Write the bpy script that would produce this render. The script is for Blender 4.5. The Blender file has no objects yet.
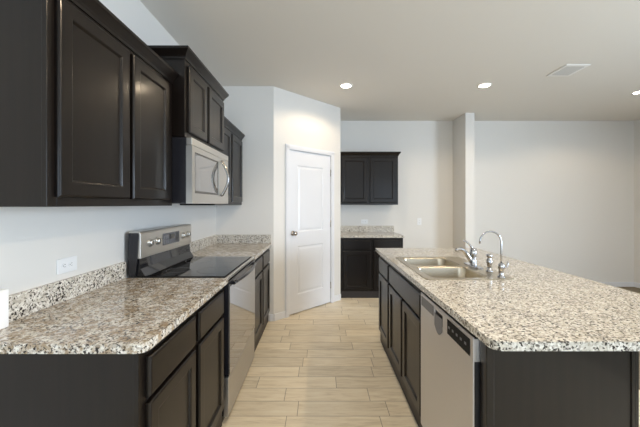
import bpy, bmesh, math
from mathutils import Vector, Matrix
PI = math.pi

# ------------------------------------------------------------------ camera, world, light, exposure
scene = bpy.context.scene
col = scene.collection
H = 1.37                     # camera height
F = 305.0                    # focal length in pixels of the 640 px frame
cam_d = bpy.data.cameras.new('camera')
cam_d.sensor_width = 36.0
cam_d.lens = 36.0 * F / 640.0
cam_d.shift_y = -9.3 / 640.0
cam_d.clip_start = 0.02
cam = bpy.data.objects.new('camera', cam_d)
col.objects.link(cam)
cam.location = (0, 0, H)
cam.rotation_euler = (PI / 2, 0, 0)
scene.camera = cam

scene.view_settings.view_transform = 'Standard'
scene.view_settings.look = 'None'
scene.view_settings.exposure = -0.12
scene.view_settings.gamma = 1.0
scene.view_settings.use_curve_mapping = False

world = bpy.data.worlds.new('world')
scene.world = world
world.use_nodes = True
world.node_tree.nodes['Background'].inputs[0].default_value = (0.75, 0.87, 1.0, 1)
world.node_tree.nodes['Background'].inputs[1].default_value = 1.0


def area(name, loc, rot, sx, sy, power, color):
    d = bpy.data.lights.new(name, 'AREA')
    d.shape = 'RECTANGLE'
    d.size, d.size_y = sx, sy
    d.energy = power
    d.color = color
    o = bpy.data.objects.new(name, d)
    o.location = loc
    o.rotation_euler = rot
    col.objects.link(o)
    return o


DAY = (0.68, 0.83, 1.0)
# daylight at assumed rear and side windows; unseen kitchen rear opening added as fill
area('daylight_rear', (3.3, -3.56, 1.35), (PI / 2, 0, 0), 2.3, 1.9, 38, DAY)
area('kitchen_rear_fill', (-0.1, -3.56, 1.35), (PI / 2, 0, 0), 1.5, 1.9, 60, DAY)
area('daylight_side', (5.32, -0.2, 1.4), (PI / 2, 0, PI / 2), 2.2, 1.7, 320, DAY)
CAN_POWER = 39
CAN_COLOR = (1.0, 0.79, 0.54)
scene.cycles.caustics_reflective = False
scene.cycles.caustics_refractive = False


# ------------------------------------------------------------------ materials
def lin(r, g, b):
    f = lambda c: (c / 255 / 12.92) if c / 255 <= 0.04045 else ((c / 255 + 0.055) / 1.055) ** 2.4
    return (f(r), f(g), f(b), 1)


def new_mat(name):
    m = bpy.data.materials.new(name)
    m.use_nodes = True
    nt = m.node_tree
    return m, nt, nt.nodes['Principled BSDF']


def node(nt, typ, **kw):
    n = nt.nodes.new(typ)
    for k, v in kw.items():
        if k in n.inputs:
            n.inputs[k].default_value = v
        else:
            setattr(n, k, v)
    return n


def ramp(nt, stops, interp='LINEAR'):
    n = nt.nodes.new('ShaderNodeValToRGB')
    n.color_ramp.interpolation = interp
    e = n.color_ramp.elements
    e[0].position, e[0].color = stops[0]
    e[1].position, e[1].color = stops[1]
    for p, c in stops[2:]:
        x = e.new(p)
        x.color = c
    return n


def mixc(nt, fac, a, b, blend='MIX'):
    n = nt.nodes.new('ShaderNodeMix')
    n.data_type = 'RGBA'
    n.blend_type = blend
    for i, v in ((0, fac), (6, a), (7, b)):
        if hasattr(v, 'links'):
            nt.links.new(v, n.inputs[i])
        else:
            n.inputs[i].default_value = v
    return n.outputs[2]


def paint(name, c, rough=0.6, bump=0.02):
    m, nt, b = new_mat(name)
    tc = node(nt, 'ShaderNodeTexCoord')
    n = node(nt, 'ShaderNodeTexNoise', Scale=60.0, Detail=3.0)
    nt.links.new(tc.outputs['Object'], n.inputs['Vector'])
    bp = node(nt, 'ShaderNodeBump', Strength=bump, Distance=0.01)
    nt.links.new(n.outputs['Fac'], bp.inputs['Height'])
    nt.links.new(bp.outputs['Normal'], b.inputs['Normal'])
    b.inputs['Base Color'].default_value = c
    b.inputs['Roughness'].default_value = rough
    return m


def plain(name, c, rough=0.4, metal=0.0, **kw):
    m, nt, b = new_mat(name)
    tc = node(nt, 'ShaderNodeTexCoord')
    n = node(nt, 'ShaderNodeTexNoise', Scale=35.0, Detail=2.0)
    nt.links.new(tc.outputs['Object'], n.inputs['Vector'])
    r = node(nt, 'ShaderNodeMapRange')
    r.inputs[3].default_value = max(0, rough - 0.03)
    r.inputs[4].default_value = rough + 0.03
    nt.links.new(n.outputs['Fac'], r.inputs[0])
    nt.links.new(r.outputs[0], b.inputs['Roughness'])
    b.inputs['Base Color'].default_value = c
    b.inputs['Metallic'].default_value = metal
    for k, v in kw.items():
        b.inputs[k.replace('_', ' ')].default_value = v
    return m


def granite(name='speckled_granite', gold=0.5, gold_c=lin(174, 166, 150), cscale=40.0):
    m, nt, b = new_mat(name)
    tc = node(nt, 'ShaderNodeTexCoord')
    co = tc.outputs['Object']
    # warped coordinates so grains are irregular
    wn = node(nt, 'ShaderNodeTexNoise', Scale=70.0, Detail=2.0)
    nt.links.new(co, wn.inputs['Vector'])
    sub = node(nt, 'ShaderNodeVectorMath', operation='MULTIPLY_ADD')
    nt.links.new(wn.outputs['Color'], sub.inputs[0])
    sub.inputs[1].default_value = (0.012, 0.012, 0.012)
    nt.links.new(co, sub.inputs[2])
    v = sub.outputs[0]
    # grains
    vor = node(nt, 'ShaderNodeTexVoronoi', Scale=132.0)
    nt.links.new(v, vor.inputs['Vector'])
    sep = node(nt, 'ShaderNodeSeparateColor')
    nt.links.new(vor.outputs['Color'], sep.inputs[0])
    grains = ramp(nt, [(0.0, lin(218, 214, 206)), (0.22, lin(196, 191, 182)), (0.42, lin(228, 225, 218)),
                       (0.64, lin(176, 170, 161)), (0.74, lin(212, 206, 194)), (0.86, lin(146, 141, 136)),
                       (0.945, lin(66, 62, 60))], 'CONSTANT')
    nt.links.new(sep.outputs[0], grains.inputs[0])
    # soft beige clouds
    cl = node(nt, 'ShaderNodeTexNoise', Scale=cscale, Detail=5.0, Roughness=0.7)
    nt.links.new(v, cl.inputs['Vector'])
    clr = ramp(nt, [(0.44, (0, 0, 0, 1)), (0.60, (1, 1, 1, 1))])
    nt.links.new(cl.outputs['Fac'], clr.inputs[0])
    f1 = node(nt, 'ShaderNodeMath', operation='MULTIPLY')
    nt.links.new(clr.outputs[0], f1.inputs[0])
    f1.inputs[1].default_value = gold
    c1 = mixc(nt, f1.outputs[0], grains.outputs[0], gold_c)
    # dark mineral specks in clusters
    sp = node(nt, 'ShaderNodeTexNoise', Scale=104.0, Detail=3.0, Roughness=0.6)
    nt.links.new(co, sp.inputs['Vector'])
    cl2 = node(nt, 'ShaderNodeTexNoise', Scale=11.0, Detail=2.0)
    nt.links.new(co, cl2.inputs['Vector'])
    ad = node(nt, 'ShaderNodeMath', operation='MULTIPLY_ADD')
    nt.links.new(cl2.outputs['Fac'], ad.inputs[0])
    ad.inputs[1].default_value = 0.2
    nt.links.new(sp.outputs['Fac'], ad.inputs[2])
    spr = ramp(nt, [(0.672, (0, 0, 0, 1)), (0.70, (1, 1, 1, 1))])
    nt.links.new(ad.outputs[0], spr.inputs[0])
    c2 = mixc(nt, spr.outputs[0], c1, lin(48, 42, 40))
    nt.links.new(c2, b.inputs['Base Color'])
    b.inputs['Roughness'].default_value = 0.08
    return m


def espresso():
    m, nt, b = new_mat('espresso_stained_wood')
    tc = node(nt, 'ShaderNodeTexCoord')
    mp = node(nt, 'ShaderNodeMapping')
    mp.inputs['Scale'].default_value = (46, 46, 1.6)
    nt.links.new(tc.outputs['Object'], mp.inputs['Vector'])
    n = node(nt, 'ShaderNodeTexNoise', Scale=1.0, Detail=2.0, Roughness=0.5)
    nt.links.new(mp.outputs[0], n.inputs['Vector'])
    r = ramp(nt, [(0.3, lin(13, 8, 6)), (0.7, lin(20, 14, 10))])
    nt.links.new(n.outputs['Fac'], r.inputs[0])
    nt.links.new(r.outputs[0], b.inputs['Base Color'])
    rr = node(nt, 'ShaderNodeMapRange')
    rr.inputs[3].default_value = 0.32
    rr.inputs[4].default_value = 0.36
    nt.links.new(n.outputs['Fac'], rr.inputs[0])
    nt.links.new(rr.outputs[0], b.inputs['Roughness'])
    b.inputs['Specular IOR Level'].default_value = 0.24
    b.inputs['Coat Weight'].default_value = 0.2
    b.inputs['Coat Roughness'].default_value = 0.14
    return m


def steel(name='brushed_stainless', c=(0.66, 0.64, 0.60, 1), rough=0.36, scale=(3, 3, 240)):
    m, nt, b = new_mat(name)
    tc = node(nt, 'ShaderNodeTexCoord')
    mp = node(nt, 'ShaderNodeMapping')
    mp.inputs['Scale'].default_value = scale
    nt.links.new(tc.outputs['Object'], mp.inputs['Vector'])
    n = node(nt, 'ShaderNodeTexNoise', Scale=1.0, Detail=3.0)
    nt.links.new(mp.outputs[0], n.inputs['Vector'])
    rr = node(nt, 'ShaderNodeMapRange')
    rr.inputs[3].default_value = rough - 0.05
    rr.inputs[4].default_value = rough + 0.07
    nt.links.new(n.outputs['Fac'], rr.inputs[0])
    nt.links.new(rr.outputs[0], b.inputs['Roughness'])
    b.inputs['Base Color'].default_value = c
    b.inputs['Metallic'].default_value = 1.0
    return m


def plank_floor():
    m, nt, b = new_mat('wood_look_plank_tile')
    L = nt.links.new

    def math_(op, a, c=None, d=None):
        n = node(nt, 'ShaderNodeMath', operation=op)
        for i, v in enumerate((a, c, d)):
            if v is None:
                continue
            if hasattr(v, 'links'):
                L(v, n.inputs[i])
            else:
                n.inputs[i].default_value = v
        return n.outputs[0]
    tc = node(nt, 'ShaderNodeTexCoord')
    sx = node(nt, 'ShaderNodeSeparateXYZ')
    L(tc.outputs['Object'], sx.inputs[0])
    W, LEN = 0.150, 0.60
    ry = math_('DIVIDE', math_('ADD', sx.outputs[1], 10 * W - 0.022), W)
    row = math_('FLOOR', ry)
    fy = math_('FRACT', ry)
    wn = node(nt, 'ShaderNodeTexWhiteNoise', noise_dimensions='1D')
    L(row, wn.inputs['W'])
    rx = math_('ADD', math_('DIVIDE', sx.outputs[0], LEN), math_('MULTIPLY', wn.outputs['Value'], 1.0))
    rx = math_('ADD', rx, 20.0)
    tile = math_('FLOOR', rx)
    fx = math_('FRACT', rx)
    cid = node(nt, 'ShaderNodeCombineXYZ')
    L(row, cid.inputs[0])
    L(tile, cid.inputs[1])
    w2 = node(nt, 'ShaderNodeTexWhiteNoise', noise_dimensions='2D')
    L(cid.outputs[0], w2.inputs['Vector'])
    # distance to the joint in metres
    dx = math_('MULTIPLY', math_('MINIMUM', fx, math_('SUBTRACT', 1.0, fx)), LEN)
    dy = math_('MULTIPLY', math_('MINIMUM', fy, math_('SUBTRACT', 1.0, fy)), W)
    dj = math_('MINIMUM', dx, dy)
    joint = node(nt, 'ShaderNodeMapRange')
    joint.inputs[1].default_value = 0.0010
    joint.inputs[2].default_value = 0.0026
    joint.inputs[3].default_value = 1.0
    joint.inputs[4].default_value = 0.0
    L(dj, joint.inputs[0])
    # grain, shifted for every tile
    off = node(nt, 'ShaderNodeVectorMath', operation='MULTIPLY_ADD')
    L(w2.outputs['Color'], off.inputs[0])
    off.inputs[1].default_value = (7, 7, 7)
    L(tc.outputs['Object'], off.inputs[2])
    mp = node(nt, 'ShaderNodeMapping')
    mp.inputs['Scale'].default_value = (4.5, 34, 1)
    L(off.outputs[0], mp.inputs['Vector'])
    g = node(nt, 'ShaderNodeTexNoise', Scale=1.0, Detail=6.0, Roughness=0.62, Distortion=0.6)
    L(mp.outputs[0], g.inputs['Vector'])
    gr = ramp(nt, [(0.25, lin(210, 194, 166)), (0.5, lin(238, 224, 198)), (0.78, lin(250, 240, 218))])
    L(g.outputs['Fac'], gr.inputs[0])
    tone = node(nt, 'ShaderNodeMapRange')
    tone.inputs[3].default_value = 0.90
    tone.inputs[4].default_value = 1.05
    L(w2.outputs['Value'], tone.inputs[0])
    tv = node(nt, 'ShaderNodeCombineColor')
    for i in range(3):
        L(tone.outputs[0], tv.inputs[i])
    c = mixc(nt, 1.0, gr.outputs[0], tv.outputs[0], 'MULTIPLY')
    c = mixc(nt, joint.outputs[0], c, lin(142, 124, 100))
    L(c, b.inputs['Base Color'])
    b.inputs['Roughness'].default_value = 0.42
    bp = node(nt, 'ShaderNodeBump', Strength=0.25, Distance=0.002)
    inv = math_('SUBTRACT', 1.0, joint.outputs[0])
    L(inv, bp.inputs['Height'])
    L(bp.outputs['Normal'], b.inputs['Normal'])
    return m


def emit(name, c, s):
    m, nt, b = new_mat(name)
    b.inputs['Base Color'].default_value = c
    b.inputs['Emission Color'].default_value = c
    b.inputs['Emission Strength'].default_value = s
    return m


M_WALL = paint('wall_paint', lin(224, 221, 216))
M_CEIL = paint('ceiling_paint', lin(226, 221, 213), 0.8)
M_WHITE = paint('white_trim_paint', lin(226, 227, 231), 0.35, 0.0)
M_FLOOR = plank_floor()
M_GRAN = granite()
M_GRANL = granite('golden_granite', 0.85, lin(150, 128, 98), 30.0)
M_WOOD = espresso()
M_DARK = plain('toe_kick_dark', lin(40, 34, 32), 0.5)
M_STEEL = steel()
M_DWSTEEL = steel('dishwasher_stainless', (0.74, 0.74, 0.77, 1), 0.42)
M_DRAWER = steel('drawer_stainless', (0.56, 0.55, 0.54, 1), 0.36)
M_MATTE = plain('matte_black', (0.01, 0.01, 0.01, 1), 0.6, 0.0, Specular_IOR_Level=0.15)
M_SINK = steel('sink_stainless', (0.52, 0.46, 0.36, 1), 0.27, (900, 900, 900))
M_CHROME = plain('chrome', (0.48, 0.48, 0.49, 1), 0.08, 1.0)
M_NICKEL = plain('satin_nickel', (0.42, 0.39, 0.36, 1), 0.25, 1.0)
M_BGLASS = plain('black_glass', (0.012, 0.012, 0.014, 1), 0.04)
M_OVEN = plain('oven_door_glass', (0.44, 0.44, 0.45, 1), 0.035, 0.9)
M_MWGLASS = plain('microwave_window_glass', (0.36, 0.35, 0.33, 1), 0.06, 0.9)
M_POLISH = plain('polished_steel', (0.25, 0.24, 0.23, 1), 0.2, 1.0)
M_BEZEL = plain('smoked_bezel', lin(96, 92, 86), 0.3, 0.5)
M_BLACK = plain('black_enamel', (0.014, 0.014, 0.018, 1), 0.22)
M_BPLASTIC = plain('black_plastic', (0.02, 0.02, 0.022, 1), 0.35)
M_GPLASTIC = plain('grey_plastic', lin(110, 110, 114), 0.4)
M_DISPLAY = plain('display_grey', lin(92, 92, 96), 0.25)
M_PLASTIC = plain('white_plastic', lin(236, 236, 236), 0.35)
M_SLOT = plain('slot_dark', lin(70, 70, 72), 0.5)
M_VENT = plain('vent_white', lin(238, 236, 232), 0.5)
M_LOUVER = plain('louver_grey', lin(196, 192, 186), 0.5)
M_VENTIN = plain('vent_shadow_box', lin(95, 92, 88), 0.7)
M_LENS = emit('lamp_lens', (1.0, 0.9, 0.74, 1), 22.0)


# ------------------------------------------------------------------ mesh helpers
class MB:
    def __init__(self):
        self.v, self.f, self.s = [], [], []

    def add(self, verts, faces, smooth=False):
        k = len(self.v)
        self.v += [tuple(p) for p in verts]
        for f in faces:
            self.f.append(tuple(i + k for i in f))
            self.s.append(smooth)
        return self

    def box(self, x0, x1, y0, y1, z0, z1):
        p = [(x, y, z) for z in (z0, z1) for x, y in ((x0, y0), (x1, y0), (x1, y1), (x0, y1))]
        return self.add(p, [(3, 2, 1, 0), (4, 5, 6, 7), (0, 1, 5, 4), (1, 2, 6, 5), (2, 3, 7, 6), (3, 0, 4, 7)])

    def prism(self, poly, a0, a1, axis='z'):
        """poly: 2-D outline; axis the extrusion runs along (z: xy, x: yz, y: xz)"""
        n = len(poly)
        def P(u, v, a):
            return {'z': (u, v, a), 'x': (a, u, v), 'y': (u, a, v)}[axis]
        p = [P(u, v, a0) for u, v in poly] + [P(u, v, a1) for u, v in poly]
        f = [tuple(range(n))[::-1], tuple(range(n, 2 * n))] + [(i, (i + 1) % n, n + (i + 1) % n, n + i) for i in range(n)]
        return self.add(p, f)

    def rings(self, rings, cap0=True, cap1=True, smooth=False):
        n = len(rings[0])
        p = [q for r in rings for q in r]
        f = []
        for j in range(len(rings) - 1):
            for i in range(n):
                a, b = j * n + i, j * n + (i + 1) % n
                f.append((a, b, b + n, a + n))
        k = len(self.v)
        self.add(p, f, smooth)
        if cap0:
            self.f.append(tuple(k + i for i in range(n))[::-1]); self.s.append(False)
        if cap1:
            o = k + (len(rings) - 1) * n
            self.f.append(tuple(o + i for i in range(n))); self.s.append(False)
        return self

    def lathe(self, prof, c=(0, 0, 0), axis='z', n=20, smooth=True):
        """prof: (radius, height) pairs from bottom to top"""
        rr = []
        for r, h in prof:
            ring = []
            for i in range(n):
                a = 2 * PI * i / n
                u, v = r * math.cos(a), r * math.sin(a)
                q = {'z': (u, v, h), 'x': (h, u, v), 'y': (v, h, u)}[axis]
                ring.append((q[0] + c[0], q[1] + c[1], q[2] + c[2]))
            rr.append(ring)
        return self.rings(rr, True, True, smooth)

    def tube(self, pts, rad, n=12):
        pts = [Vector(p) for p in pts]
        if not hasattr(rad, '__len__'):
            rad = [rad] * len(pts)
        rr = []
        up = None
        for i, p in enumerate(pts):
            t = (pts[min(i + 1, len(pts) - 1)] - pts[max(i - 1, 0)]).normalized()
            if up is None:
                up = t.orthogonal().normalized()
            up = (up - t * up.dot(t)).normalized()
            s = t.cross(up)
            rr.append([p + (up * math.cos(2 * PI * k / n) + s * math.sin(2 * PI * k / n)) * rad[i] for k in range(n)])
        return self.rings(rr, True, True, True)

    def build(self, name, mat, parent=None, bevel=0.0, seg=2):
        me = bpy.data.meshes.new(name)
        me.from_pydata(self.v, [], self.f)
        me.polygons.foreach_set('use_smooth', self.s)
        bm = bmesh.new()
        bm.from_mesh(me)
        bmesh.ops.recalc_face_normals(bm, faces=bm.faces)
        bm.to_mesh(me)
        bm.free()
        me.materials.append(mat)
        o = bpy.data.objects.new(name, me)
        col.objects.link(o)
        if parent:
            o.parent = parent
        if bevel:
            b = o.modifiers.new('bevel', 'BEVEL')
            b.width, b.segments = bevel, seg
            b.limit_method = 'ANGLE'
            b.angle_limit = math.radians(40)
        return o


def tag(o, label=None, cat=None, group=None, kind=None):
    for k, v in (('label', label), ('category', cat), ('group', group), ('kind', kind)):
        if v:
            o[k] = v
    return o


def thing(name, label, cat, loc=(0, 0, 0), rz=0.0, group=None):
    o = bpy.data.objects.new(name, None)
    o.empty_display_size = 0.1
    col.objects.link(o)
    o.location = loc
    o.rotation_euler = (0, 0, rz)
    return tag(o, label, cat, group)


def struct(o, label=None, cat=None):
    return tag(o, label, cat, None, 'structure')


def rrect(x0, x1, y0, y1, r, n=5):
    """rounded rectangle outline; r: one radius or four (at x0y0, x1y0, x1y1, x0y1)"""
    if not hasattr(r, '__len__'):
        r = [r] * 4
    out = []
    for (cx, cy, a), q in zip(((x0, y0, PI), (x1, y0, 1.5 * PI), (x1, y1, 0), (x0, y1, PI / 2)), r):
        if q <= 0:
            out.append((cx, cy))
            continue
        ox = cx + q if cx == x0 else cx - q
        oy = cy + q if cy == y0 else cy - q
        for i in range(n + 1):
            t = a + PI / 2 * i / n
            out.append((ox + q * math.cos(t), oy + q * math.sin(t)))
    return out


def plate_mesh(outer, holes, z0, z1):
    """a slab with holes, as MB data"""
    bm = bmesh.new()
    edges = []
    for loop in [outer] + holes:
        vs = [bm.verts.new((x, y, z1)) for x, y in loop]
        for i in range(len(vs)):
            edges.append(bm.edges.new((vs[i], vs[(i + 1) % len(vs)])))
    bmesh.ops.triangle_fill(bm, use_beauty=True, use_dissolve=False, edges=edges)
    ret = bmesh.ops.extrude_face_region(bm, geom=list(bm.faces))
    for e in ret['geom']:
        if isinstance(e, bmesh.types.BMVert):
            e.co.z = z0
    bm.verts.index_update()
    mb = MB()
    mb.add([v.co[:] for v in bm.verts], [[v.index for v in f.verts] for f in bm.faces])
    bm.free()
    return mb


# ------------------------------------------------------------------ room shell
ZC = 2.75
XL, XR, YB, YR = -1.22, 5.2, 5.05, -3.5
P1 = Vector((-0.543, 3.57))
P2 = Vector((0.294, 4.375))

struct(MB().box(XL - .15, XR + .15, YR - .15, YB + .15, -0.10, 0.0).build('floor', M_FLOOR))
M_TAUPE = paint('taupe_floor', lin(128, 118, 98), 0.9, 0.3)
struct(MB().box(2.36, XR - .014, YR + .01, YB - .014, 0.0004, .006).build('floor_taupe', M_TAUPE))  # flat taupe sheet over the living area, darker than the planks
struct(MB().box(XL - .15, XR + .15, YR - .15, YB + .15, ZC, ZC + 0.1).build('ceiling', M_CEIL))
struct(MB().box(XL - .12, XL, YR, YB + .12, 0, ZC).build('wall_left', M_WALL))
struct(MB().box(XL, P1.x, P1.y, P1.y + .10, 0, ZC).build('wall_end', M_WALL))
struct(MB().box(P2.x - .10, P2.x, P2.y + .072, YB, 0, ZC).build('wall_pantry_side', M_WALL))
struct(MB().box(XL, XR + .12, YB, YB + .12, 0, ZC).build('wall_back', M_WALL))
struct(MB().box(2.20, 2.335, 4.61, YB, 0, ZC).build('wall_stub', M_WALL))


def wall_with_openings(name, axis, c0, c1, a0, a1, holes):
    """wall slab between c0 and c1 on one axis, running a0..a1 along the other, holes (u0,u1,z0,z1)"""
    mb = MB()
    def bx(u0, u1, z0, z1):
        if axis == 'y':
            mb.box(u0, u1, c0, c1, z0, z1)
        else:
            mb.box(c0, c1, u0, u1, z0, z1)
    u = a0
    for h0, h1, z0, z1 in sorted(holes):
        bx(u, h0, 0, ZC)
        if z0 > 0:
            bx(h0, h1, 0, z0)
        bx(h0, h1, z1, ZC)
        u = h1
    bx(u, a1, 0, ZC)
    return struct(mb.build(name, M_WALL))


wall_with_openings('wall_rear', 'y', YR - .12, YR, XL, XR, [(2.15, 4.45, .40, 2.30), (-.85, .65, .40, 2.30)])
wall_with_openings('wall_right', 'x', XR, XR + .12, YR, YB, [(-1.30, .90, .55, 2.25)])


def window(n, axis, c, u0, u1, z0, z1):
    mb = MB()
    t = .05
    for a, b, p, q in ((u0, u0 + t, z0, z1), (u1 - t, u1, z0, z1), (u0 + t, u1 - t, z0, z0 + t), (u0 + t, u1 - t, z1 - t, z1),
                       ((u0 + u1) / 2 - .025, (u0 + u1) / 2 + .025, z0 + t, z1 - t)):
        if axis == 'y':
            mb.box(a, b, c - .03, c + .03, p, q)
        else:
            mb.box(c - .03, c + .03, a, b, p, q)
    struct(mb.build('window_%d' % n, M_WHITE))


window(1, 'y', YR - .02, 2.15, 4.45, .40, 2.30)
window(2, 'y', YR - .02, -.85, .65, .40, 2.30)  # unseen window added to carry the kitchen rear fill
window(3, 'x', XR + .02, -1.30, .90, .55, 2.25)

# angled pantry wall with its door opening (local u along the wall, v behind it)
PL = (P2 - P1).length
PA = math.atan2(P2.y - P1.y, P2.x - P1.x)
D0, D1, DZ = 0.190 * PL, 0.828 * PL, 2.045
wp = MB().prism([(0, 0), (D0, 0), (D0, DZ), (D1, DZ), (D1, 0), (PL, 0), (PL, ZC), (0, ZC)], 0, 0.10, 'y').build('wall_pantry', M_WALL)
wp.location = (P1.x, P1.y, 0)
wp.rotation_euler = (0, 0, PA)
struct(wp)


def board(name, pts_list, h=0.085, t=0.013):
    """baseboard boxes along straight runs (x0,x1,y0,y1)"""
    mb = MB()
    for x0, x1, y0, y1 in pts_list:
        mb.box(x0, x1, y0, y1, 0.0005, h)
    return struct(mb.build(name, M_WHITE, bevel=0.005))


board('baseboard_back', [(1.225, 2.187, YB - .013, YB), (2.348, XR - .013, YB - .013, YB)])
board('baseboard_stub', [(2.187, 2.348, 4.597, 4.61), (2.187, 2.20, 4.61, YB), (2.335, 2.348, 4.61, YB)])
board('baseboard_right', [(XR - .013, XR, YR + .013, YB)])
board('baseboard_end', [(-.595, P1.x, P1.y - .013, P1.y)])
bp = MB().box(0, D0 - .056, -.013, 0, .0005, .085).box(D1 + .056, PL, -.013, 0, .0005, .085).build('baseboard_pantry', M_WHITE, bevel=.005)
bp.location, bp.rotation_euler = wp.location, wp.rotation_euler
struct(bp)

# door casing: profiled boards round the opening
ct = MB()
for a, b in ((D0 - .055, D0 + .004), (D1 - .004, D1 + .055)):
    ct.box(a, b, -.016, 0, .0005, DZ + .055)
    ct.box(a + .012, b - .012, -.021, -.016, .0005, DZ + .043)
ct.box(D0 + .004, D1 - .004, -.016, 0, DZ - .004, DZ + .055)
ct.box(D0 - .043, D1 + .043, -.021, -.016, DZ + .008, DZ + .043)
ct.box(D0, D0 + .004, 0, .10, .0005, DZ).box(D1 - .004, D1, 0, .10, .0005, DZ).box(D0, D1, 0, .10, DZ - .004, DZ)
ct = ct.build('trim_1', M_WHITE, bevel=.003)
ct.location, ct.rotation_euler = wp.location, wp.rotation_euler
struct(ct, 'white door casing around the pantry door', 'door casing')

# pantry door: two raised panels, knob, three hinges
door = thing('door_1', 'white two-panel pantry door in the angled wall', 'door', (P1.x, P1.y, 0), PA)
struct(door)
d0, d1, zb, zt = D0 + .007, D1 - .007, .012, DZ - .007
leaf = MB().box(d0, d1, .012, .040, zb, zt)
pz = ((.235, .845), (1.02, 1.86))
st = .135
# face skin of rails and stiles around the two panels
leaf.box(d0, d0 + st, .004, .012, zb, zt).box(d1 - st, d1, .004, .012, zb, zt)
for a, b in ((zb, pz[0][0]), (pz[0][1], pz[1][0]), (pz[1][1], zt)):
    leaf.box(d0 + st, d1 - st, .004, .012, a, b)
leaf.build('leaf', M_WHITE, door)
for a, b in pz:
    R = []
    for ins, y in ((0.0, .004), (.014, .0125), (.022, .0125), (.045, .006)):
        x0, x1, z0, z1 = d0 + st + ins, d1 - st - ins, a + ins, b - ins
        R.append([(x0, y, z0), (x1, y, z0), (x1, y, z1), (x0, y, z1)])
    MB().rings(R, False, True).build('raised_panel', M_WHITE, door)
kx = d0 + .062
kn = MB().lathe([(.030, .004), (.030, -.001), (.026, -.005), (.011, -.007), (.010, -.030), (.020, -.036), (.027, -.046), (.027, -.054), (.020, -.063), (.004, -.066)],
                (kx, 0, 1.01), 'y', 20).build('knob', M_NICKEL, door)
for z in (.25, 1.10, 1.80):
    MB().lathe([(.0065, -.045), (.0065, .045)], (d1 + .003, -.004, z), 'z', 10).build('hinge', M_NICKEL, door)


# ------------------------------------------------------------------ cabinet helpers (local: front faces -y, x along the run)
def panel_door(x0, x1, z0, z1, t=.019, y=0.0, frame=.052):
    R = []
    prof = [(0, 0)] + [(.010 - .010 * math.cos(a * PI / 12), -t + .010 - .010 * math.sin(a * PI / 12)) for a in range(7)]
    prof += [(frame, -t)] + [(frame + .009 * math.sin(a * PI / 12), -t + .009 - .009 * math.cos(a * PI / 12)) for a in range(1, 6)]
    prof += [(frame + .012, -t + .010)]
    for ins, yy in prof:
        R.append([(x0 + ins, y + yy, z0 + ins), (x1 - ins, y + yy, z0 + ins), (x1 - ins, y + yy, z1 - ins), (x0 + ins, y + yy, z1 - ins)])
    return MB().rings(R, True, True)


def slab_front(x0, x1, z0, z1, t=.019, y=0.0):
    R = []
    for ins, yy in [(0, 0)] + [(.012 - .012 * math.cos(a * PI / 12), -t + .012 - .012 * math.sin(a * PI / 12)) for a in range(7)]:
        R.append([(x0 + ins, y + yy, z0 + ins), (x1 - ins, y + yy, z0 + ins), (x1 - ins, y + yy, z1 - ins), (x0 + ins, y + yy, z1 - ins)])
    return MB().rings(R, True, True)


def crown_mesh(w, d, z, left, right, p=.036, h=.065):
    prof = [(0, 0), (.005, 0), (.008, .012), (.014, .022), (.026, .038), (.032, .046), (p, .050), (p, h), (0, h)]
    path = []       # (x,y, outward dir x, outward dir y)
    if left:
        path += [(0, d - .001, -1, 0), (0, 0, -1, -1)]
    else:
        path += [(0, 0, 0, -1)]
    if right:
        path += [(w, 0, 1, -1), (w, d - .001, 1, 0)]
    else:
        path += [(w, 0, 0, -1)]
    rings = [[(x + ox * o, y + oy * o, z + q) for o, q in prof] for x, y, ox, oy in path]
    mb = MB().rings(rings, True, True)
    mb.box(0, w, 0, d - .001, z + .0, z + .012)
    return mb


def cabinet(name, label, loc, rz, w, d, z0, z1, doors=(), drawers=(), false_fronts=(), crown=None, toe=False,
            open_top=False, group=None, cat='cabinet'):
    r = thing(name, label, cat, loc, rz, group)
    ff = .019
    zb = z0 + (.10 if toe else 0)
    b = MB()
    if open_top:
        s = .018
        b.box(0.002, s, ff, d, zb, z1).box(w - s, w - .002, ff, d, zb, z1).box(s, w - s, ff, d, zb, zb + s).box(s, w - s, d - s, d, zb + s, z1)
    else:
        b.box(0.002, w - .002, ff, d, zb, z1)
    b.build('carcass', M_WOOD, r)
    f = MB()
    hs = sorted(set([(a, c) for a, c, _, _ in doors]))
    f.box(0, .038, 0, ff, zb, z1).box(w - .038, w, 0, ff, zb, z1)
    f.box(.038, w - .038, 0, ff, zb, zb + .038).box(.038, w - .038, 0, ff, z1 - .038, z1)
    for i in range(len(hs) - 1):
        m = (hs[i][1] + hs[i + 1][0]) / 2
        f.box(m - .030, m + .030, 0, ff, zb + .038, z1 - .038)
    zz = [a for _, _, a, _ in list(drawers) + list(false_fronts)]
    if zz:
        m = min(zz) - .010
        f.box(.038, w - .038, .0005, ff, m - .025, m + .025)
    f.build('face_frame', M_WOOD, r, bevel=.0015)
    for x0, x1, a, c in doors:
        panel_door(x0, x1, a, c).build('door', M_WOOD, r)
    for x0, x1, a, c in drawers:
        slab_front(x0, x1, a, c).build('drawer_front', M_WOOD, r)
    for x0, x1, a, c in false_fronts:
        slab_front(x0, x1, a, c).build('false_drawer_front', M_WOOD, r)
    if toe:
        MB().box(0.001, w - .001, .006, d - .02, z0 + .0005, zb).build('toe_kick', M_DARK, r)
    if crown:
        crown_mesh(w, d, z1, crown[0], crown[1]).build('crown_molding', M_WOOD, r)
    return r


L90 = PI / 2
ZB, ZT = 1.361, 2.115
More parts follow.
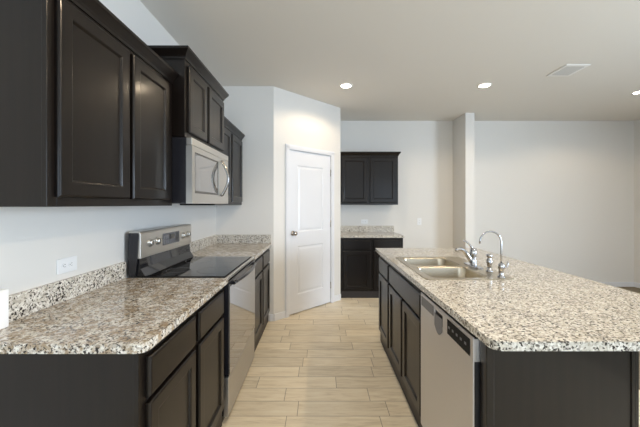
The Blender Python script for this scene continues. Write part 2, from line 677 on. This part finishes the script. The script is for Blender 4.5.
# left run, wall cabinets
y0 = 1.021
cabinet('wall_cabinet', 'large dark two-door wall cabinet nearest the camera, above the outlet', (-.915, y0, 0), L90, 1.8865 - y0, .304, ZB, ZT,
        doors=[(1.05 - y0, 1.442 - y0, 1.395, 2.095), (1.470 - y0, 1.832 - y0, 1.395, 2.095)], crown=(True, False), group=None)
y0 = 1.889
cabinet('wall_cabinet', 'short raised dark wall cabinet directly above the microwave', (-.838, y0, 0), L90, .759, .381, 1.79, 2.27,
        doors=[(.034, .335, 1.822, 2.240), (.371, .725, 1.822, 2.240)], crown=(True, True))
y0 = 2.651
cabinet('wall_cabinet', 'dark wall cabinet in the corner beyond the microwave', (-.915, y0, 0), L90, 3.568 - y0, .304, ZB, ZT,
        doors=[(.035, .435, 1.395, 2.095), (.480, .882, 1.395, 2.095)], crown=(False, False))
# left run, base cabinets
y0 = 1.008
cabinet('base_cabinet', 'dark base cabinet under the near left counter, two drawers over two doors', (-.600, y0, 0), L90, 1.889 - y0, .618, 0, .881,
        doors=[(1.046 - y0, 1.434 - y0, .13, .688), (1.478 - y0, 1.852 - y0, .13, .688)],
        drawers=[(1.046 - y0, 1.434 - y0, .706, .846), (1.478 - y0, 1.852 - y0, .706, .846)], toe=True)
y0 = 2.656
cabinet('base_cabinet', 'dark base cabinet between the stove and the end wall', (-.600, y0, 0), L90, 3.566 - y0, .618, 0, .881,
        doors=[(.034, .434, .13, .688), (.478, .878, .13, .688)], drawers=[(.034, .434, .706, .846), (.478, .878, .706, .846)], toe=True)
# back alcove
cabinet('base_cabinet', 'dark base cabinet against the back wall beside the pantry', (.297, 4.45, 0), 0, .915, .598, 0, .881,
        doors=[(.034, .438, .12, .688), (.478, .880, .12, .688)], drawers=[(.034, .438, .706, .846), (.478, .880, .706, .846)], toe=True)
cabinet('wall_cabinet', 'dark wall cabinet hanging on the back wall beside the pantry', (.297, 4.735, 0), 0, .915, .313, ZB, ZT,
        doors=[(.030, .440, 1.395, 2.095), (.476, .882, 1.395, 2.095)], crown=(False, True))
# island (faces the left run)
IX, IY, ID = .600, 3.062, .535
cabinet('base_cabinet', 'narrow dark island cabinet at the far end, one drawer over one door', (IX, IY, 0), -L90, .459, ID, 0, .881,
        doors=[(.038, .440, .13, .688)], drawers=[(.038, .440, .706, .846)], toe=True)
cabinet('base_cabinet', 'wide dark island sink cabinet beside the dishwasher with long false drawer front', (IX, IY - .460, 0), -L90, .843, ID, 0, .881,
        doors=[(.024, .410, .13, .688), (.444, .828, .13, .688)], false_fronts=[(.024, .828, .706, .846)], toe=True, open_top=True)


# ------------------------------------------------------------------ dishwasher
dw = thing('dishwasher', 'stainless steel dishwasher built into the island', 'dishwasher', (IX, 1.754, 0), -L90)
w = .606
MB().box(.008, w - .008, .03, ID - .01, .10, .872).build('tub', M_BPLASTIC, dw)
MB().box(.006, w - .005, -.0158, .0295, .10, .864).build('door_gasket', M_BPLASTIC, dw)
dm = MB()
# stainless door skin with the pocket handle cut into the top
px0, px1, pz0 = .215, .315, .785
dm.box(.004, w - .004, -.022, -.016, .115, pz0)
dm.box(.004, px0, -.022, -.016, pz0, .866).box(px1, w - .004, -.022, -.016, pz0, .866)
dm.box(px0, px1, -.022, -.016, .842, .866)
dm.box(w - .0039, w - .001, -.022, .006, .775, .862)
dm.build('door', M_DWSTEEL, dw, bevel=.0012)
scoop = [(px0 + .002 + (px1 - px0 - .004) * i / 10, pz0 - .020 - .030 * math.sin(PI * i / 10)) for i in range(11)]
MB().prism([(px0 + .002, pz0 + .04), ] + scoop + [(px1 - .002, pz0 + .04)], -.0235, -.0222, 'y').build('handle_recess', M_GPLASTIC, dw)
MB().box(.02, px0 - .012, -.0235, -.0222, .800, .850).build('control_strip', M_GPLASTIC, dw)
cp = MB().box(.372, .578, -.0240, -.0222, .785, .850).build('control_panel', M_MATTE, dw)
for i in range(5):
    MB().box(.385 + i * .038, .401 + i * .038, -.0248, -.0241, .814, .824).build('button', M_GPLASTIC, cp)
MB().box(.008, w - .008, .020, .06, .0005, .098).build('toe_panel', M_BPLASTIC, dw)

# island panels
ep = thing('island_end_panel', 'dark panel closing the near end of the island', 'panel', (IX, 1.098, 0))
MB().box(.028, ID - .012, .004, .020, .0005, .881).build('panel', M_WOOD, ep)
MB().box(0, .028, .0, .047, .0005, .881).build('corner_stile', M_WOOD, ep, bevel=.002)
MB().box(ID - .012, ID, .0, .047, .0005, .881).build('edge_trim', M_WOOD, ep, bevel=.002)
tag(MB().box(IX + ID + .0015, IX + ID + .014, 1.099, IY, .0005, .881).build('island_back_panel', M_WOOD),
    'dark panel along the seating side of the island, under the overhang', 'panel')


# ------------------------------------------------------------------ countertops
def counter(name, label, x0, x1, y0, y1, r=0.0, holes=(), splash=(), mat=None):
    o = plate_mesh(rrect(x0, x1, y0, y1, r), list(holes), .882, .914).build(name, mat or M_GRAN, None, bevel=.004, seg=2)
    tag(o, label, 'countertop')
    for s in splash:
        MB().box(*s, .9142, 1.014).build('backsplash', M_GRAN, o, bevel=.002)
    return o


counter('countertop', 'speckled granite countertop at the near left, under the outlet', XL + .001, -.568, .992, 1.889, (0, .035, 0, 0),
        splash=[(XL + .001, XL + .021, 1.155, 1.889)], mat=M_GRANL)
counter('countertop', 'granite countertop in the corner beyond the stove', XL + .001, -.568, 2.656, 3.568, (0, 0, 0, 0),
        splash=[(XL + .001, XL + .021, 2.656, 3.568), (XL + .021, -.572, 3.548, 3.568)], mat=M_GRANL)
counter('countertop', 'small granite countertop on the back wall base cabinet', .2955, 1.222, 4.42, 5.049, 0,
        splash=[(.2955, 1.222, 5.028, 5.049)])
SX0, SX1, SY0, SY1 = .640, 1.185, 1.835, 2.622
counter('countertop', 'long granite island countertop holding the sink', .574, 1.63, 1.012, 3.175, (.035, .035, .01, .01),
        holes=[rrect(SX0 + .02, SX1 - .02, SY0 + .02, SY1 - .02, .03)[::-1]])

# ------------------------------------------------------------------ sink
sink = thing('sink', 'double-bowl stainless sink set in the island countertop', 'sink', (0, 0, 0))
ym = (SY0 + SY1) / 2
BX0, BX1 = SX0 + .045, 1.050
bowls = [(BX0, BX1, SY0 + .04, ym - .016), (BX0, BX1, ym + .016, SY1 - .04)]
plate_mesh(rrect(SX0, SX1, SY0, SY1, .04), [rrect(*b_, .055)[::-1] for b_ in bowls], .9145, .9185).build('rim', M_SINK, sink, bevel=.0015)
for b_ in bowls:
    R = []
    for ins, z, rr in ((0, .9175, .055), (.002, .905, .055), (.010, .770, .06), (.022, .742, .06), (.045, .732, .05)):
        R.append([(x, y, z) for x, y in rrect(b_[0] + ins, b_[1] - ins, b_[2] + ins, b_[3] - ins, rr)])
    bo = MB().rings(R, False, True, True).build('bowl', M_SINK, sink)
    so = bo.modifiers.new('thick', 'SOLIDIFY')
    so.thickness = .0012
    cx, cy = (b_[0] + b_[1]) / 2, (b_[2] + b_[3]) / 2
    MB().lathe([(.042, .733), (.042, .736), (.034, .737), (.030, .734), (.006, .734)], (cx, cy, 0), 'z', 20).build('drain', M_CHROME, bo)

# main faucet
fx, fy, fz = 1.118, 2.225, .9187
fa = thing('kitchen_faucet', 'chrome single-lever kitchen faucet on the sink deck', 'faucet', (fx, fy, fz))
MB().prism(rrect(-.028, .028, -.11, .11, .026, 6), .0, .008, 'z').build('deck_plate', M_CHROME, fa, bevel=.003)
MB().lathe([(.026, .0082), (.026, .012), (.022, .018), (.021, .07), (.024, .082), (.025, .10), (.022, .122), (.012, .131), (.002, .133)], (0, 0, 0), 'z', 20).build('body', M_CHROME, fa)
sp = [(-.012, 0, .030), (-.028, 0, .058), (-.048, 0, .088), (-.068, 0, .112), (-.088, 0, .125), (-.106, 0, .126), (-.119, 0, .119), (-.122, 0, .107)]
MB().tube(sp, [.016, .0155, .015, .014, .0135, .013, .013, .013], 14).build('spout', M_CHROME, fa)
MB().tube([(0, 0, .125), (-.014, 0, .140), (-.036, 0, .165), (-.056, 0, .181), (-.072, 0, .187)], [.010, .008, .006, .006, .007], 10).build('lever', M_CHROME, fa)

# side sprayer
sprayer = thing('sink_sprayer', 'short chrome side sprayer between the two faucets', 'sprayer', (1.130, 2.035, fz))
MB().lathe([(.022, 0), (.022, .006), (.015, .012), (.014, .030)], (0, 0, 0), 'z', 18).build('base', M_CHROME, sprayer)
MB().lathe([(.012, .0302), (.015, .045), (.019, .062), (.019, .078), (.012, .088), (.013, .096), (.020, .104), (.019, .116), (.006, .121)], (0, 0, 0), 'z', 18).build('head', M_CHROME, sprayer)

# filtered-water faucet
wf = thing('water_filter_faucet', 'tall slim chrome gooseneck faucet nearest the camera on the sink deck', 'faucet', (1.120, 1.885, fz))
MB().lathe([(.022, 0), (.022, .004), (.0145, .010), (.0145, .046), (.017, .048), (.017, .078), (.012, .084), (.008, .088)], (0, 0, 0), 'z', 18).build('body', M_CHROME, wf)
arc = [(0, 0, .086), (0, 0, .15), (0, 0, .215)]
for i in range(1, 15):
    a = math.radians(i * 12.2)
    arc.append((-.066 + .066 * math.cos(a), 0, .215 + .068 * math.sin(a)))
arc.append((arc[-1][0] - .001, 0, arc[-1][2] - .018))
MB().tube(arc, .0052, 12).build('gooseneck', M_CHROME, wf)
MB().tube([(.0172, 0, .062), (.030, 0, .062), (.036, 0, .064), (.040, 0, .078), (.041, 0, .098)], [.008, .007, .006, .005, .005], 10).build('handle', M_CHROME, wf)

# ------------------------------------------------------------------ range
RW = .757
rg = thing('stove', 'freestanding stainless and black glass electric stove', 'stove', (-.600, 1.894, 0), L90)
MB().box(0, RW, 0, .600, .05, .898).build('body', M_BLACK, rg, bevel=.002)
for x in (.05, RW - .05):
    for y in (.05, .55):
        MB().lathe([(.018, .0005), (.014, .049)], (x, y, 0), 'z', 12).build('foot', M_BPLASTIC, rg)
MB().box(0, RW, -.012, .500, .8985, .9155).build('cooktop_frame', M_MATTE, rg, bevel=.003)
ck = MB().box(.020, RW - .010, .0, .488, .9156, .9178).build('cooktop_glass', M_BGLASS, rg, bevel=.002)
for cx, cy, r in ((.20, .13, .105), (.56, .13, .085), (.20, .37, .080), (.56, .37, .105)):
    mb = MB()
    rr = []
    for q, z in ((r, .9179), (r, .9182), (r - .003, .9182), (r - .003, .9179)):
        rr.append([(cx + q * math.cos(2 * PI * k / 40), cy + q * math.sin(2 * PI * k / 40), z) for k in range(40)])
    mb.rings(rr + [rr[0]], False, False).build('burner_ring', M_GPLASTIC, ck)
MB().box(0, RW, -.028, -.0125, .894, .9165).build('front_trim', M_STEEL, rg, bevel=.004)
od = MB().box(.002, RW - .002, -.034, -.0008, .298, .886).build('oven_door', M_BLACK, rg, bevel=.003)
hm = MB().tube([(.05 + (RW - .10) * i / 12, -.050 - .026 * math.sin(PI * i / 12), .868) for i in range(13)], .0115, 12)
for x in (.065, RW - .065):
    hm.box(x - .012, x + .012, -.052, -.0345, .859, .877)
hm.build('handle', M_BLACK, od)
MB().box(.016, RW - .010, -.0362, -.0342, .302, .852).build('oven_window', M_OVEN, od)
MB().box(.004, RW - .004, -.031, -.0008, .045, .290).build('storage_drawer', M_DRAWER, rg, bevel=.003)
MB().box(.02, RW - .02, .012, .03, .0005, .0485).build('kick_plate', M_BLACK, rg)
MB().prism([(.530, 1.028), (.522, .965), (.492, .9183), (.588, .9183), (.588, 1.028)], .012, RW - .012, 'x').build('riser', M_BGLASS, rg)
bg = MB().prism([(.516, 1.184), (.516, 1.029), (.588, 1.029), (.588, 1.198), (.522, 1.198)], .004, RW - .004, 'x').build('backguard', M_STEEL, rg, bevel=.004)
for a, b in ((-.002, .0035), (RW - .0035, RW + .002)):
    MB().prism([(.526, 1.176), (.536, 1.010), (.548, .9183), (.588, .9183), (.588, 1.190), (.530, 1.190)], a, b, 'x').build('end_cap', M_BLACK, rg)
# the control face is tilted: points on it by height
def face_y(z):
    return .516
tilt = 0.0
def on_face(o, x, z):
    o.location = (x, face_y(z), z)
    o.rotation_euler = (-tilt, 0, 0)   # lean with the face
    return o
on_face(MB().box(-.125, .125, -.0022, -.0004, -.042, .042).build('display_panel', M_DISPLAY, rg), .395, 1.118)
dp = bpy.data.objects[[o.name for o in rg.children if o.name.startswith('display_panel')][0]]
MB().box(-.035, .050, -.0032, -.0023, -.006, .030).build('clock_display', M_BGLASS, dp)
for r_ in range(2):
    for c_ in range(3):
        MB().box(-.115 + c_ * .025, -.097 + c_ * .025, -.0030, -.0023, -.032 + r_ * .034, -.010 + r_ * .034).build('button', M_GPLASTIC, dp)
for c_ in range(2):
    MB().box(.066 + c_ * .026, .086 + c_ * .026, -.0030, -.0023, -.032, .032).build('button', M_BPLASTIC, dp)
for x in (.112, .205, .600, .690):
    k = MB().lathe([(.029, -.0004), (.029, -.004), (.021, -.006), (.020, -.016), (.017, -.0185), (.003, -.019)], (0, 0, 0), 'y', 20, False).build('knob', M_STEEL, rg)
    on_face(k, x, 1.118)
    MB().box(-.0025, .0025, -.0205, -.0192, -.014, .014).build('pointer', M_BPLASTIC, k)

# ------------------------------------------------------------------ microwave
mw = thing('microwave', 'stainless over-the-range microwave under the short wall cabinet', 'microwave', (-.832, 1.893, 0), L90)
MWW, mz0, mz1 = .752, 1.374, 1.786
MB().box(0, MWW, 0, .385, mz0 + .004, mz1).build('body', M_BLACK, mw, bevel=.002)
MB().box(.0, MWW, -.038, -.0006, mz1 - .048, mz1 - .001).build('top_vent_panel', M_STEEL, mw, bevel=.004)
md = MB()
DR = .590
wx0, wx1, wz0, wz1 = .042, .500, 1.440, 1.702
md.box(0, wx0, -.038, -.0006, mz0, mz1 - .050).box(wx1, DR, -.038, -.0006, mz0, mz1 - .050)
md.box(wx0, wx1, -.038, -.0006, mz0, wz0).box(wx0, wx1, -.038, -.0006, wz1, mz1 - .050)
md = md.build('door', M_STEEL, mw)
MB().box(wx0 + .014, wx1 - .014, -.0335, -.010, wz0 + .016, wz1 - .010).build('window', M_MWGLASS, md)
MB().box(wx0, wx0 + .014, -.035, -.010, wz0, wz1).box(wx1 - .014, wx1, -.035, -.010, wz0, wz1).box(wx0 + .014, wx1 - .014, -.035, -.010, wz0, wz0 + .016).box(wx0 + .014, wx1 - .014, -.035, -.010, wz1 - .010, wz1).build('window_bezel', M_BEZEL, md)
MB().box(DR + .003, MWW, -.037, -.0006, mz0, mz1 - .050).build('control_panel', M_STEEL, mw, bevel=.003)
hp = [(.555, -.038, 1.440), (.555, -.050, 1.446)]
for i in range(11):
    t = i / 10
    hp.append((.555, -.052 - .044 * math.sin(PI * t), 1.452 + (1.700 - 1.452) * t))
hp += [(.555, -.050, 1.706), (.555, -.038, 1.712)]
MB().tube(hp, .011, 12).build('handle', M_POLISH, md)
MB().box(.05, MWW - .05, .05, .35, mz0, mz0 + .0035).build('underside_filter', M_GPLASTIC, mw)

# ------------------------------------------------------------------ small fixtures
def outlet(label, loc, rz, horizontal):
    o = thing('electrical_outlet', label, 'outlet', loc, rz)
    w_, h_ = (.0575, .035) if horizontal else (.035, .0575)
    MB().prism(rrect(-w_, w_, -h_, h_, .004, 3), -.006, -.0004, 'y').build('plate', M_PLASTIC, o, bevel=.002)
    for s in (-1, 1):
        cx, cz = (s * .0195, 0) if horizontal else (0, s * .0195)
        pr = MB().prism([(cx + .0165 * math.cos(2 * PI * i / 16), cz + .0145 * math.sin(2 * PI * i / 16)) for i in range(16)], -.0085, -.0062, 'y').build('receptacle', M_PLASTIC, o)
        sl = MB()
        if horizontal:
            sl.box(cx - .004, cx + .005, -.0092, -.0086, cz + .005, cz + .0065).box(cx - .004, cx + .005, -.0092, -.0086, cz - .0065, cz - .005)
            sl.lathe([(.0022, -.0092), (.0022, -.0086)], (cx - .009, 0, cz), 'y', 8)
        else:
            sl.box(cx - .0065, cx - .005, -.0092, -.0086, cz - .004, cz + .005).box(cx + .005, cx + .0065, -.0092, -.0086, cz - .004, cz + .005)
            sl.lathe([(.0022, -.0092), (.0022, -.0086)], (cx, 0, cz - .009), 'y', 8)
        sl.build('socket_slots', M_SLOT, pr)
    return o


outlet('white wall outlet set sideways above the near left backsplash', (XL, 1.468, 1.078), L90, True)
outlet('white wall outlet set sideways above the small back counter', (.735, YB, 1.082), 0, True)
outlet('white upright wall outlet on the bare back wall right of the cabinets', (1.643, YB, 1.083), 0, False)

tag(MB().prism(rrect(-1.197, -1.158, .99, 1.137, .004, 3), .9147, 1.055, 'z').build('white_box', M_PLASTIC, None, bevel=.002),
    'plain white upright box on the near left counter, cut by the frame edge', 'box')

# recessed lights: the three the photo shows and two unseen ones added to light the near kitchen
def recessed(label, x, y, group=None, power=CAN_POWER):
    o = thing('recessed_light', label, 'ceiling light', (x, y, ZC), 0, group)
    rr = []
    for q, z in ((.078, -.0004), (.076, -.006), (.062, -.007), (.056, -.002)):
        rr.append([(q * math.cos(2 * PI * k / 32), q * math.sin(2 * PI * k / 32), z) for k in range(32)])
    MB().rings(rr, False, False, True).build('trim_ring', M_VENT, o)
    MB().lathe([(.057, -.0045), (.057, -.0006)], (0, 0, 0), 'z', 32).build('lens', M_LENS, o)
    d = bpy.data.lights.new('downlight_bulb', 'SPOT')
    d.energy = power
    d.color = CAN_COLOR
    d.spot_size = math.radians(156)
    d.spot_blend = 0.35
    d.shadow_soft_size = .05
    b = bpy.data.objects.new('downlight_bulb', d)
    col.objects.link(b)
    b.parent = o
    b.location = (0, 0, -.012)


recessed('glowing recessed ceiling light closest to the pantry door', .304, 3.55)
recessed('glowing recessed ceiling light between the pantry and the ceiling vent', 1.91, 3.54)
recessed('glowing recessed ceiling light beyond the vent, cut by the frame edge', 3.93, 3.75)
for x, y in ((.304, 1.15), (1.91, 1.15)):
    recessed('unseen recessed ceiling light added overhead, out of the frame', x, y, 'added unseen lights over the near kitchen', CAN_POWER * 2.2)

vent = thing('ceiling_vent', 'louvered rectangular air vent in the ceiling', 'vent', (2.55, 3.14, ZC))
vx, vy = .120, .135
MB().box(-vx, vx, -vy, -vy + .032, -.008, -.0005).box(-vx, vx, vy - .032, vy, -.008, -.0005).box(-vx, -vx + .030, -vy + .032, vy - .032, -.008, -.0005).box(vx - .030, vx, -vy + .032, vy - .032, -.008, -.0005).build('frame', M_VENT, vent, bevel=.002)
MB().box(-vx + .030, vx - .030, -vy + .032, vy - .032, -.002, -.0005).build('backing', M_VENTIN, vent)
for i in range(9):
    y = -vy + .042 + i * (2 * vy - .084) / 8
    MB().prism([(y - .009, -.0025), (y - .007, -.0025), (y + .009, -.011), (y + .007, -.011)], -vx + .031, vx - .031, 'x').build('louver', M_LOUVER, vent)
